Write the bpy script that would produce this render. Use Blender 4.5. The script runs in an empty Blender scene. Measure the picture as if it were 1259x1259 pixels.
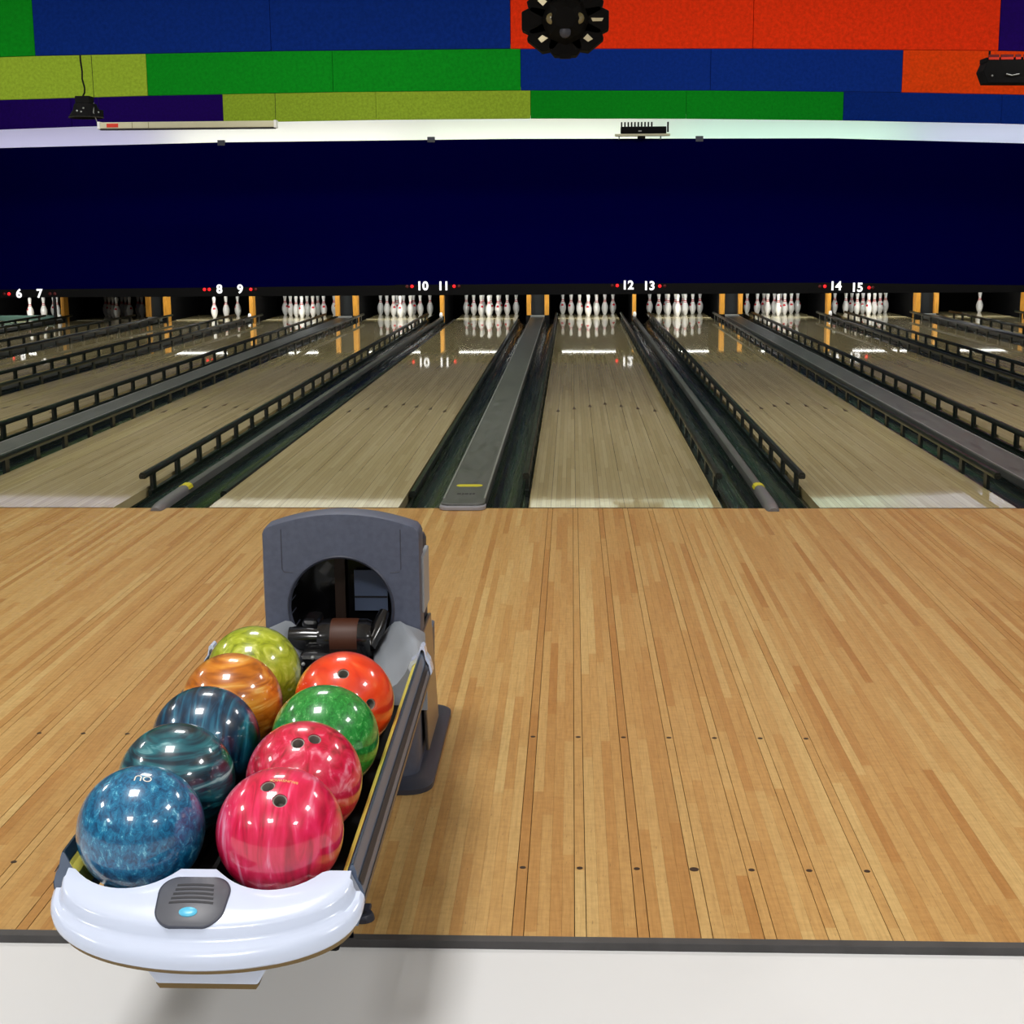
import bpy, bmesh, math, random
from mathutils import Vector, Matrix
random.seed(7)
S = bpy.context.scene
C = S.collection
PI = math.pi

# ------------------------------------------------------------------ camera
F_PX, PITCH, YAW, ROLL = 1788.66, 0.19033, -0.041825, -0.007034
CAM = Vector((0.594426, -7.805362, 1.484019))
cp, sp, cy, sy = math.cos(PITCH), math.sin(PITCH), math.cos(YAW), math.sin(YAW)
FWD = Vector((sy*cp, cy*cp, -sp)); R0 = Vector((cy, -sy, 0)); U0 = R0.cross(FWD)
RT = R0*math.cos(ROLL) + U0*math.sin(ROLL); UP = -R0*math.sin(ROLL) + U0*math.cos(ROLL)
cam = bpy.data.objects.new('camera', bpy.data.cameras.new('camera')); C.objects.link(cam)
m = Matrix.Identity(4)
for i in range(3):
    m[i][0], m[i][1], m[i][2], m[i][3] = RT[i], UP[i], -FWD[i], CAM[i]
cam.matrix_world = m
cam.data.sensor_width = 36; cam.data.lens = F_PX/1259*36; cam.data.clip_start = 0.05; cam.data.clip_end = 200
S.camera = cam

def ray(px, py): return FWD + RT*((px-629.5)/F_PX) + UP*((629.5-py)/F_PX)
def W(px, py, Y):
    d = ray(px, py); return CAM + d*((Y-CAM.y)/d.y)

# ------------------------------------------------------------------ view, world, lights
S.view_settings.view_transform = 'Standard'; S.view_settings.look = 'None'
S.view_settings.gamma = 1.0; S.view_settings.exposure = 0.0; S.view_settings.use_curve_mapping = False
wd = bpy.data.worlds.new('world'); S.world = wd; wd.use_nodes = True
wd.node_tree.nodes['Background'].inputs[0].default_value = (0.03, 0.032, 0.04, 1)

def area(name, loc, rot, sx, sy_, power, col=(1, 1, 1)):
    l = bpy.data.lights.new(name, 'AREA'); l.shape = 'RECTANGLE'; l.size = sx; l.size_y = sy_
    l.energy = power; l.color = col
    o = bpy.data.objects.new(name, l); C.objects.link(o); o.location = loc; o.rotation_euler = rot
    return o
CEIL = 4.25
# ceiling lamps over the seating area and the approach (behind and above the camera)
for y in (-9.8, -5.6, -1.6):
    for x in (-5.6, -0.6, 4.4):
        area('ceiling_lamp_light', (x, y, CEIL-0.06), (0, 0, 0), 0.9, 0.9, {-9.8: 105, -5.6: 78, -1.6: 50}[y], (1, 0.99, 0.975))
# lamps hidden above the sawtooth baffles; each row lights the next baffle and the lanes below
for y, pw in ((3.2, 105), (8.25, 66), (12.4, 54)):
    for x in (-7.5, -2.5, 2.5, 7.5):
        area('baffle_lamp_light', (x, y, CEIL-0.08), (math.radians({3.2: 26, 8.25: 60, 12.4: 70}[y]), 0, 0), 3.6, 0.2, pw, (1, 0.98, 0.95))
# cove lamps behind the top of the navy panel that wash the white wall
for x, col, pw in ((-8.2, (0.72, 0.68, 1.0), 15), (-4.1, (1.0, 0.98, 0.9), 24), (0, (0.95, 1.0, 0.86), 24), (4.1, (0.72, 1.0, 0.86), 20), (8.2, (0.72, 0.76, 1.0), 17)):
    area('cove_lamp_light', (x, 16.45, 2.75), (math.radians(150), 0, 0), 4.0, 0.12, pw, col)

# ------------------------------------------------------------------ materials
def rgb(r, g, b):
    f = lambda v: (v/255/12.92) if v/255 <= 0.04045 else ((v/255+0.055)/1.055)**2.4
    return (f(r), f(g), f(b), 1)
MATS = {}
def mat(name, col, rough=0.5, metal=0.0, coat=0.0, spec=0.5, emit=0.0, coat_rough=0.03):
    if name in MATS: return MATS[name]
    m = bpy.data.materials.new(name); m.use_nodes = True
    b = m.node_tree.nodes['Principled BSDF']
    b.inputs['Base Color'].default_value = col; b.inputs['Roughness'].default_value = rough
    b.inputs['Metallic'].default_value = metal; b.inputs['Coat Weight'].default_value = coat
    b.inputs['Coat Roughness'].default_value = coat_rough
    b.inputs['Specular IOR Level'].default_value = spec
    if emit:
        b.inputs['Emission Color'].default_value = col; b.inputs['Emission Strength'].default_value = emit
    MATS[name] = m
    return m
class NT:
    def __init__(s, m): s.t = m.node_tree; s.n = s.t.nodes; s.l = s.t.links; s.b = s.n['Principled BSDF']
    def new(s, t, **k):
        n = s.n.new(t)
        for a, v in k.items(): setattr(n, a, v)
        return n
    def link(s, a, b): s.l.new(a, b)
    def math(s, op, a, b=None):
        n = s.new('ShaderNodeMath', operation=op)
        for i, v in enumerate((a, b)):
            if v is None: continue
            if isinstance(v, (int, float)): n.inputs[i].default_value = v
            else: s.link(v, n.inputs[i])
        return n.outputs[0]
    def ramp(s, fac, stops, interp='LINEAR'):
        n = s.new('ShaderNodeValToRGB'); n.color_ramp.interpolation = interp
        e = n.color_ramp.elements
        while len(e) < len(stops): e.new(0.5)
        for i, (p, c) in enumerate(stops): e[i].position = p; e[i].color = c
        s.link(fac, n.inputs[0]); return n.outputs[0]
    def mix(s, fac, a, b, mode='MIX'):
        n = s.new('ShaderNodeMix', data_type='RGBA', blend_type=mode)
        for sock, v in ((n.inputs[0], fac), (n.inputs[6], a), (n.inputs[7], b)):
            if isinstance(v, (int, float, tuple)): sock.default_value = v
            else: s.link(v, sock)
        return n.outputs[2]
    def xyz(s, sx=1, sy_=1, sz=1, src='Object'):
        tc = s.new('ShaderNodeTexCoord'); mp = s.new('ShaderNodeMapping')
        mp.inputs['Scale'].default_value = (sx, sy_, sz); s.link(tc.outputs[src], mp.inputs[0]); return mp.outputs[0]
    def noise(s, vec, scale, detail=3, rough=0.5, dist=0.0):
        n = s.new('ShaderNodeTexNoise'); n.inputs['Scale'].default_value = scale; n.inputs['Detail'].default_value = detail
        n.inputs['Roughness'].default_value = rough; n.inputs['Distortion'].default_value = dist
        s.link(vec, n.inputs['Vector']); return n.outputs['Fac']

def plank_material():
    m = mat('approach_maple', rgb(205, 165, 108), 0.36, spec=0.35); n = NT(m)
    oi = n.new('ShaderNodeObjectInfo'); rnd = oi.outputs['Random']
    geo = n.new('ShaderNodeNewGeometry'); sep = n.new('ShaderNodeSeparateXYZ'); n.link(geo.outputs['Position'], sep.inputs[0])
    # butt joints: each strip is glued up from staves about 0.8 m long, every stave with its own tone
    seg = n.math('FLOOR', n.math('ADD', n.math('MULTIPLY', sep.outputs[1], 1.25), n.math('MULTIPLY', rnd, 17.3)))
    wn = n.new('ShaderNodeTexWhiteNoise', noise_dimensions='2D'); cx = n.new('ShaderNodeCombineXYZ')
    n.link(n.math('MULTIPLY', rnd, 91.7), cx.inputs[0]); n.link(seg, cx.inputs[1]); n.link(cx.outputs[0], wn.inputs[0])
    tone = n.math('ADD', n.math('MULTIPLY', wn.outputs[0], 0.5), n.math('MULTIPLY', rnd, 0.5))
    col = n.ramp(tone, [(0.06, rgb(188, 136, 76)), (0.42, rgb(203, 158, 96)), (0.88, rgb(217, 182, 120))])
    v = n.new('ShaderNodeMapping'); v.inputs['Scale'].default_value = (160, 7, 1); n.link(geo.outputs['Position'], v.inputs[0])
    g = n.noise(v.outputs[0], 1.0, 4, 0.6)
    col = n.mix(0.55, col, n.ramp(g, [(0.25, (0.62, 0.55, 0.47, 1)), (0.6, (1, 1, 1, 1))]), 'MULTIPLY')
    v3 = n.new('ShaderNodeMapping'); v3.inputs['Scale'].default_value = (30, 55, 1); n.link(geo.outputs['Position'], v3.inputs[0])
    col = n.mix(0.5, col, n.ramp(n.noise(v3.outputs[0], 1.0, 3, 0.6), [(0.3, (0.76, 0.70, 0.62, 1)), (0.62, (1, 1, 1, 1))]), 'MULTIPLY')
    v2 = n.new('ShaderNodeMapping'); v2.inputs['Scale'].default_value = (260, 30, 1); n.link(geo.outputs['Position'], v2.inputs[0])
    fl = n.noise(v2.outputs[0], 1.0, 1)
    col = n.mix(n.math('MULTIPLY', n.math('GREATER_THAN', fl, 0.73), 0.45), col, rgb(120, 82, 48))
    n.link(col, n.b.inputs['Base Color'])
    return m
def lane_material():
    m = mat('lane_synthetic', rgb(170, 150, 105), 0.4, coat=1.0, coat_rough=0.035, spec=0.3); n = NT(m)
    geo = n.new('ShaderNodeTexCoord'); sep = n.new('ShaderNodeSeparateXYZ'); n.link(geo.outputs['Object'], sep.inputs[0])
    bx = n.math('DIVIDE', sep.outputs[0], 0.02703)
    idx = n.math('FLOOR', bx); fr = n.math('FRACT', bx)
    seg = n.math('FLOOR', n.math('ADD', n.math('MULTIPLY', sep.outputs[1], 0.8), n.math('MULTIPLY', idx, 0.37)))
    wn = n.new('ShaderNodeTexWhiteNoise', noise_dimensions='2D'); cx = n.new('ShaderNodeCombineXYZ')
    n.link(idx, cx.inputs[0]); n.link(seg, cx.inputs[1]); n.link(cx.outputs[0], wn.inputs[0])
    col = n.ramp(wn.outputs[0], [(0.0, rgb(190, 174, 122)), (0.5, rgb(202, 187, 136)), (1.0, rgb(213, 199, 150))])
    seam = n.math('LESS_THAN', fr, 0.09)
    five = n.math('LESS_THAN', n.math('MODULO', n.math('ADD', idx, 100.0), 5.0), 1.0)
    col = n.mix(n.math('MULTIPLY', seam, n.math('ADD', 0.35, n.math('MULTIPLY', five, 0.55))), col, rgb(60, 50, 28))
    v = n.new('ShaderNodeMapping'); v.inputs['Scale'].default_value = (120, 4, 1); n.link(geo.outputs['Object'], v.inputs[0])
    col = n.mix(0.3, col, n.ramp(n.noise(v.outputs[0], 1, 3), [(0.3, (0.7, 0.66, 0.58, 1)), (0.6, (1, 1, 1, 1))]), 'MULTIPLY')
    n.link(col, n.b.inputs['Base Color'])
    return m
def fabric(name, c):
    m = mat(name, c, 0.9, spec=0.1); n = NT(m)
    f = n.noise(n.xyz(1, 1, 1), 26, 3, 0.7)
    lo = tuple(v*0.8 for v in c[:3]) + (1,); hi = tuple(min(1, v*1.15) for v in c[:3]) + (1,)
    n.link(n.ramp(f, [(0.3, lo), (0.7, hi)]), n.b.inputs['Base Color']); return m
def ball_material(name, cols, scale=(1, 1, 1), nscale=14, dist=2.0, rot=(0, 0, 0), rough=0.5, det=3):
    m = mat(name, cols[0], 0.3, coat=1.0, coat_rough=0.04); n = NT(m)
    tc = n.new('ShaderNodeTexCoord'); mp = n.new('ShaderNodeMapping')
    mp.inputs['Scale'].default_value = scale; mp.inputs['Rotation'].default_value = rot
    n.link(tc.outputs['Object'], mp.inputs[0])
    f = n.noise(mp.outputs[0], nscale, det, rough, dist)
    k = len(cols)
    n.link(n.ramp(f, [(0.3+0.42*i/(k-1), cols[i]) for i in range(k)]), n.b.inputs['Base Color'])
    return m
def smudged(name, c, rough, metal=0, var=0.15, nscale=6, spec=0.5, stretch=(1, 1, 1), coat=0.0):
    m = mat(name, c, rough, metal, spec=spec, coat=coat); n = NT(m)
    f = n.noise(n.xyz(*stretch), nscale, 4, 0.6)
    lo = tuple(v*(1-var) for v in c[:3]) + (1,); hi = tuple(min(1, v*(1+var)) for v in c[:3]) + (1,)
    n.link(n.ramp(f, [(0.3, lo), (0.7, hi)]), n.b.inputs['Base Color'])
    n.link(n.math('ADD', n.math('MULTIPLY', f, 0.25), rough-0.12), n.b.inputs['Roughness'])
    return m
M_PLANK = plank_material(); M_LANE = lane_material()
M_BLACK = mat('matte_black', (0.004, 0.004, 0.0045, 1), 0.8, spec=0.15)
M_PIT = mat('pit_curtain_black', (0.003, 0.003, 0.003, 1), 1.0, spec=0.0)
M_GLOSSBLACK = mat('gloss_black_plastic', (0.006, 0.006, 0.007, 1), 0.18, coat=0.4)
M_GUTTER = smudged('gutter_dark_green', (0.006, 0.0115, 0.0095, 1), 0.27, var=0.35, nscale=5, stretch=(10, 0.12, 10))
M_RAIL = smudged('bumper_green_black', (0.0035, 0.0075, 0.005, 1), 0.34, var=0.35, nscale=5)
M_CAP = smudged('capping_grey', rgb(84, 87, 85), 0.42, var=0.3, nscale=4, stretch=(5, 1, 1))
M_CAPEDGE = mat('capping_edge_silver', rgb(150, 152, 150), 0.35, 0.3)
M_CAPLT = mat('nose_mid_grey', rgb(112, 112, 114), 0.35)
M_NOSE = mat('nose_light_grey', rgb(150, 150, 158), 0.4)
M_YELLOW = mat('yellow_marking', rgb(206, 198, 40), 0.5)
M_WHITE = mat('hood_white_plastic', rgb(212, 222, 244), 0.22, coat=0.5, coat_rough=0.08)
M_SLATE = smudged('housing_slate_plastic', rgb(82, 88, 106), 0.5, var=0.12, nscale=60)
M_SLATEDK = mat('housing_edge_dark', rgb(58, 62, 76), 0.4)
M_RAMP = mat('ramp_light_grey_plastic', rgb(150, 156, 164), 0.45)
M_ALU = smudged('rail_blue_grey_metal', rgb(104, 118, 140), 0.36, 0.25, var=0.15, nscale=3, stretch=(1, 0.3, 1))
M_ALUDK = mat('rail_dark_blue', rgb(36, 58, 78), 0.32, 0.3)
M_GUN = mat('rail_gunmetal', rgb(70, 72, 78), 0.35, 0.6)
M_RUB = mat('rub_strip_yellow', rgb(226, 212, 96), 0.45)
M_SIDE = mat('side_panel_brushed', rgb(128, 122, 116), 0.3, 0.6)
M_PADGREY = mat('console_grey', rgb(88, 90, 98), 0.4)
M_SLOT = mat('slot_dark', rgb(38, 38, 44), 0.6)
M_CYAN = mat('button_cyan', rgb(96, 196, 232), 0.25)
M_BROWN = mat('floor_remnant_brown', rgb(120, 96, 50), 0.6)
M_NAVY = mat('panel_navy', (0.0004, 0.0002, 0.040, 1), 1.0, spec=0.0)
M_WWALL = mat('cove_white', rgb(236, 238, 234), 0.8, spec=0.1)
M_CONC = mat('concourse_pale_grey', rgb(224, 224, 224), 0.75, spec=0.15)
M_NOSING = smudged('nosing_dark_rubber', rgb(74, 72, 72), 0.6, var=0.25, nscale=8)
M_PIN = mat('pin_white', rgb(240, 240, 238), 0.3, coat=0.5)
M_RED = mat('pin_red', rgb(205, 20, 40), 0.4)
M_GOLD = smudged('kickback_golden_wood', rgb(200, 140, 50), 0.4, var=0.25, nscale=6, stretch=(10, 1, 1))
M_GREYMET = mat('kickback_grey_metal', rgb(58, 62, 64), 0.3, 0.5)
M_NUM = mat('numeral_white', (0.9, 0.9, 0.9, 1), 0.5, emit=0.9)
M_LED = mat('led_red', (1.0, 0.015, 0.02, 1), 0.4, emit=1.0)
M_LEDOFF = mat('led_red_unlit', (0.10, 0.004, 0.004, 1), 0.4)
M_TUBE = mat('fluorescent_tube', (1.0, 1.0, 0.94, 1), 0.4, emit=9)
M_DOT = mat('dot_dark', rgb(52, 34, 22), 0.5)
M_LINE = mat('foul_line_dark', rgb(70, 56, 34), 0.5)
M_SEAM = mat('seam_dark_brown', rgb(34, 24, 14), 0.8, spec=0.1)
M_PALE = mat('strip_pale', rgb(190, 186, 170), 0.35, 0.3)
M_WALL = mat('wall_paint', rgb(150, 150, 150), 0.9)
M_CEIL = mat('ceiling_paint', rgb(200, 200, 196), 0.9)
M_TEAL = smudged('sweep_teal', rgb(48, 74, 68), 0.5, var=0.2)
M_CREAM = mat('fixture_cream', rgb(205, 200, 170), 0.5)
M_SIGNRED = mat('fixture_red', rgb(214, 50, 24), 0.5)
M_MIRROR = mat('mirror_facet', rgb(225, 215, 180), 0.2, 0.4)

# ------------------------------------------------------------------ mesh helpers
class MB:
    def __init__(s): s.v = []; s.f = []; s.sm = False
    def add(s, vs, fs):
        o = len(s.v); s.v += [Vector(q) for q in vs]; s.f += [tuple(i+o for i in f) for f in fs]; return s
    def box(s, x0, x1, y0, y1, z0, z1):
        return s.add([(x0,y0,z0),(x1,y0,z0),(x1,y1,z0),(x0,y1,z0),(x0,y0,z1),(x1,y0,z1),(x1,y1,z1),(x0,y1,z1)],
                     [(0,3,2,1),(4,5,6,7),(0,1,5,4),(1,2,6,5),(2,3,7,6),(3,0,4,7)])
    def rings(s, rs, cap=True, closed=True):
        n = len(rs[0]); vs = [q for r in rs for q in r]; fs = []
        for i in range(len(rs)-1):
            for j in range(n if closed else n-1):
                a, b = i*n+j, i*n+(j+1) % n; fs.append((a, b, b+n, a+n))
        if cap and closed: fs.append(tuple(range(n-1, -1, -1))); fs.append(tuple((len(rs)-1)*n+j for j in range(n)))
        return s.add(vs, fs)
    def tube(s, pts, r, n=10):
        pts = [Vector(q) for q in pts]; rs = []
        for i, q in enumerate(pts):
            d = (pts[min(i+1, len(pts)-1)] - pts[max(i-1, 0)]).normalized()
            a = d.cross(Vector((0, 0, 1)) if abs(d.z) < 0.9 else Vector((1, 0, 0))).normalized(); b = d.cross(a)
            rr = r[i] if isinstance(r, (list, tuple)) else r
            rs.append([q + a*rr*math.cos(2*PI*k/n) + b*rr*math.sin(2*PI*k/n) for k in range(n)])
        return s.rings(rs)
    def lathe(s, prof, n=24, c=(0, 0, 0), axis='z', loop=False):
        rs = []
        for r, z in prof:
            ring = []
            for k in range(n):
                x, y = r*math.cos(2*PI*k/n), r*math.sin(2*PI*k/n)
                ring.append(Vector(c) + (Vector((x, y, z)) if axis == 'z' else Vector((x, z, y)) if axis == 'y' else Vector((z, x, y))))
            rs.append(ring)
        if loop: return s.rings(rs + [rs[0]], cap=False)
        return s.rings(rs)
    def prism(s, poly, f):           # poly: 2D points, f(u,v,t) -> 3D, t in (0,1)
        return s.rings([[f(u, v, 0) for u, v in poly], [f(u, v, 1) for u, v in poly]])
    def build(s, name, material, parent=None, smooth=None, bevel=0, origin=None):
        me = bpy.data.meshes.new(name)
        root = parent
        while root is not None and root.parent is not None: root = root.parent
        off = Vector(root.location) if parent is not None and origin is None else Vector(origin or (0, 0, 0))
        me.from_pydata([q-off for q in s.v], [], s.f)
        bm = bmesh.new(); bm.from_mesh(me)
        bmesh.ops.remove_doubles(bm, verts=bm.verts, dist=1e-6)
        bmesh.ops.recalc_face_normals(bm, faces=bm.faces); bm.to_mesh(me); bm.free()
        me.materials.append(material)
        o = bpy.data.objects.new(name, me); C.objects.link(o)
        if origin is not None and parent is None: o.location = origin
        if parent is not None: o.parent = parent
        if bevel:
            b = o.modifiers.new('bevel', 'BEVEL'); b.width = bevel; b.segments = 2; b.limit_method = 'ANGLE'; b.angle_limit = math.radians(40)
        if smooth is not None:
            for p in me.polygons: p.use_smooth = True
            me.set_sharp_from_angle(angle=math.radians(smooth))
        return o
def tag(o, label, cat=None, group=None, kind=None):
    if label: o['label'] = label
    if cat: o['category'] = cat
    if group: o['group'] = group
    if kind: o['kind'] = kind
    return o
def thing(name, loc, label, cat, group=None):
    o = bpy.data.objects.new(name, None); C.objects.link(o); o.location = loc; o.empty_display_size = 0.1
    o.matrix_world = Matrix.Translation(Vector(loc))
    return tag(o, label, cat, group)
def child(src, parent, loc):
    """a further piece that shares src's mesh; loc is in the parent's frame"""
    o = src.copy(); C.objects.link(o); o.parent = parent; o.location = loc; return o
def rrect(w, h, r, n=6):
    pts = []
    for cx, cy_, a0 in ((w/2-r, h/2-r, 0), (-w/2+r, h/2-r, PI/2), (-w/2+r, -h/2+r, PI), (w/2-r, -h/2+r, 1.5*PI)):
        for k in range(n+1):
            a = a0 + PI/2*k/n; pts.append((cx+r*math.cos(a), cy_+r*math.sin(a)))
    return pts
def text_mesh(txt, size, extrude=0.003, offset=0.0):
    cu = bpy.data.curves.new('txt', 'FONT'); cu.body = txt; cu.size = size; cu.extrude = extrude; cu.offset = offset
    cu.align_x = 'CENTER'; cu.align_y = 'CENTER'; cu.resolution_u = 4
    o = bpy.data.objects.new('txt', cu); C.objects.link(o)
    bpy.context.view_layer.update()
    me = bpy.data.meshes.new_from_object(o.evaluated_get(bpy.context.evaluated_depsgraph_get()))
    bpy.data.objects.remove(o); bpy.data.curves.remove(cu); return me

# ------------------------------------------------------------------ room shell
XW = 11.9
LW, WIDE, NARROW, GW = 1.0541, 0.7145, 0.529, 0.235
APY = -4.93
def struct(o, label=None): return tag(o, label, kind='structure')
struct(MB().box(-XW, XW, -12.5, APY-0.012, -0.23, -0.017).build('floor', M_CONC), 'pale grey concourse floor in front of the approach')
struct(MB().box(-XW-0.2, -XW, -12.5, 20.2, -0.4, CEIL).build('wall_left', M_WALL))
struct(MB().box(XW, XW+0.2, -12.5, 20.2, -0.4, CEIL).build('wall_right', M_WALL))
struct(MB().box(-XW-0.2, XW+0.2, -12.7, -12.5, -0.4, CEIL).build('wall_rear', M_WALL))
struct(MB().box(-XW-0.2, XW+0.2, -12.7, 20.4, CEIL, CEIL+0.2).build('ceiling', M_CEIL))
struct(MB().box(-XW, XW, 16.95, 17.05, 1.25, CEIL).build('wall_back', M_WWALL), 'white lit wall above the navy panel')
struct(MB().box(-XW, XW, 20.0, 20.2, -0.4, 1.25).build('wall_pit', M_PIT), 'black curtain behind the pins')
struct(MB().box(-XW, XW, 16.4, 20.0, 1.15, 1.25).build('trim_1', M_PIT), 'black cover over the pin pits')
struct(MB().box(-XW, XW, 0.004, 20.0, -0.4, -0.14).build('trim_2', M_BLACK), 'black bed below the lanes')
struct(MB().box(-XW, XW, APY-0.012, APY, -0.23, -0.001).box(-XW, XW, APY-0.012, APY+0.014, -0.001, 0.0015).build('trim_3', M_NOSING, bevel=0.003), 'dark rubber nosing along the approach edge')

# approach: slab + single maple strips
ap = struct(MB().box(-XW, XW, APY, 0.0, -0.23, -0.012).build('approach', M_SEAM), 'tan maple approach with dark seams')
BW = 0.02703
c12 = WIDE/2 + LW/2
def lane_x(n): return c12 + 3.3522*(n-12)/2 if n % 2 == 0 else -c12 + 3.3522*(n-11)/2
dotx = [lane_x(n) + (i-3)*5*BW for n in (9, 10, 11, 12, 13, 14) for i in range(7)]
grid0 = c12 - 0.5*BW          # the middle dot board of lane 12 is a whole strip
def is_dot(xc): return any(abs(xc-d) < BW*0.55 for d in dotx)
strip, edge = {}, []
def strip_mesh(w):
    if w not in strip:
        o = MB().box(-w/2, w/2, APY+0.0142, -0.001, -0.012, 0.0).build('plank', M_PLANK, ap)
        strip[w] = o.data; return o
    o = bpy.data.objects.new('plank', strip[w]); C.objects.link(o); o.parent = ap; return o
i0, i1 = -140, 159            # 300 strips, the ones that show largest
for i in range(i0, i1+1):
    xc = grid0 + (i+0.5)*BW
    d = is_dot(xc)
    o = strip_mesh(round(BW-0.0034, 5) if d else round(BW-0.0003, 5)); o.location = (xc, 0, 0)
mb = MB()
for i in list(range(-470, i0)) + list(range(i1+1, 400)):
    xc = grid0 + (i+0.5)*BW
    if abs(xc) < XW-0.02: mb.box(xc-BW/2+0.0004, xc+BW/2-0.0004, APY+0.0142, -0.001, -0.012, 0.0)
o = mb.build('planks', M_PLANK, ap); o['kind'] = 'stuff'
first = None
for n in (9, 10, 11, 12, 13, 14):
    for yy, r in ((-3.66, 0.0075), (-4.572, 0.0075)):
        for k in range(7):
            x = lane_x(n) + (k-3)*5*BW
            if first is None:
                first = MB().lathe([(r, -0.002), (r, 0.0006)], 12).build('marker_dot', M_DOT, ap)
            o = first if first.location.length == 0 else child(first, ap, (0, 0, 0))
            o.location = (x, yy, 0)
            if k == 3 and yy < -4: o.scale = (1.5, 1.5, 1)

# ------------------------------------------------------------------ lanes
LANES = list(range(5, 18))
WORD = dict(zip(range(5, 18), 'five six seven eight nine ten eleven twelve thirteen fourteen fifteen sixteen seventeen'.split()))
def lane_words(n):
    return f'beneath the number {WORD[n]}' if 6 <= n <= 15 else {5: 'left of lane six at the left edge', 16: 'right of lane fifteen, with one pin standing', 17: 'at the right edge'}[n]
gut_prof = []
for k in range(11):      # u = 0 at the lane edge, a ledge carries the bumper rail, then the half-round channel
    a = PI + PI*k/10; gut_prof.append((0.139 + 0.091*math.cos(a), -0.030 + 0.075*math.sin(a)))
gut_prof = [(0.002, -0.054), (0.046, -0.054)] + gut_prof + [(GW-0.002, -0.010), (GW-0.002, -0.125), (0.002, -0.125)]
proto = {}
for n in LANES:
    x = lane_x(n)
    t = thing('bowling_lane', (x, 0, 0), f'glossy tan bowling lane {lane_words(n)}', 'lane', 'bowling lanes')
    def part(key, make, loc):
        if key not in proto:
            o = make(); proto[key] = o; o.parent = t; o.location = loc; return o
        return child(proto[key], t, loc)
    part('surf', lambda: MB().box(-LW/2, LW/2, 0.003, 19.25, -0.06, 0).build('surface', M_LANE), (0, 0, 0))
    for sx in (-1, 1):
        part('gut', lambda: MB().prism(gut_prof, lambda u, v, tt: (u, 0.006+tt*17.66, v)).build('gutter', M_GUTTER, smooth=50), (sx*LW/2, 0, 0)).scale.x = sx
    part('foul', lambda: MB().box(-LW/2, LW/2, 0.0, 0.014, -0.01, 0.0012).build('foul_line', M_LINE), (0, 0, 0))
    part('deck', lambda: MB().box(-LW/2, LW/2, 17.66, 17.69, 0, 0.002).build('pale_strip', M_PALE), (0, 0, 0))  # thin pale line across the lane ahead of the pins
    for k in range(7):
        yy = 4.92 - abs(k-3)*0.165
        part('arrow', lambda: MB().prism([(-0.017, -0.10), (0.017, -0.10), (0, 0.10)], lambda u, v, tt: (u, v, 0.0004+tt*0.001)).build('arrow', M_DOT), ((k-3)*5*BW, yy, 0))

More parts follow.
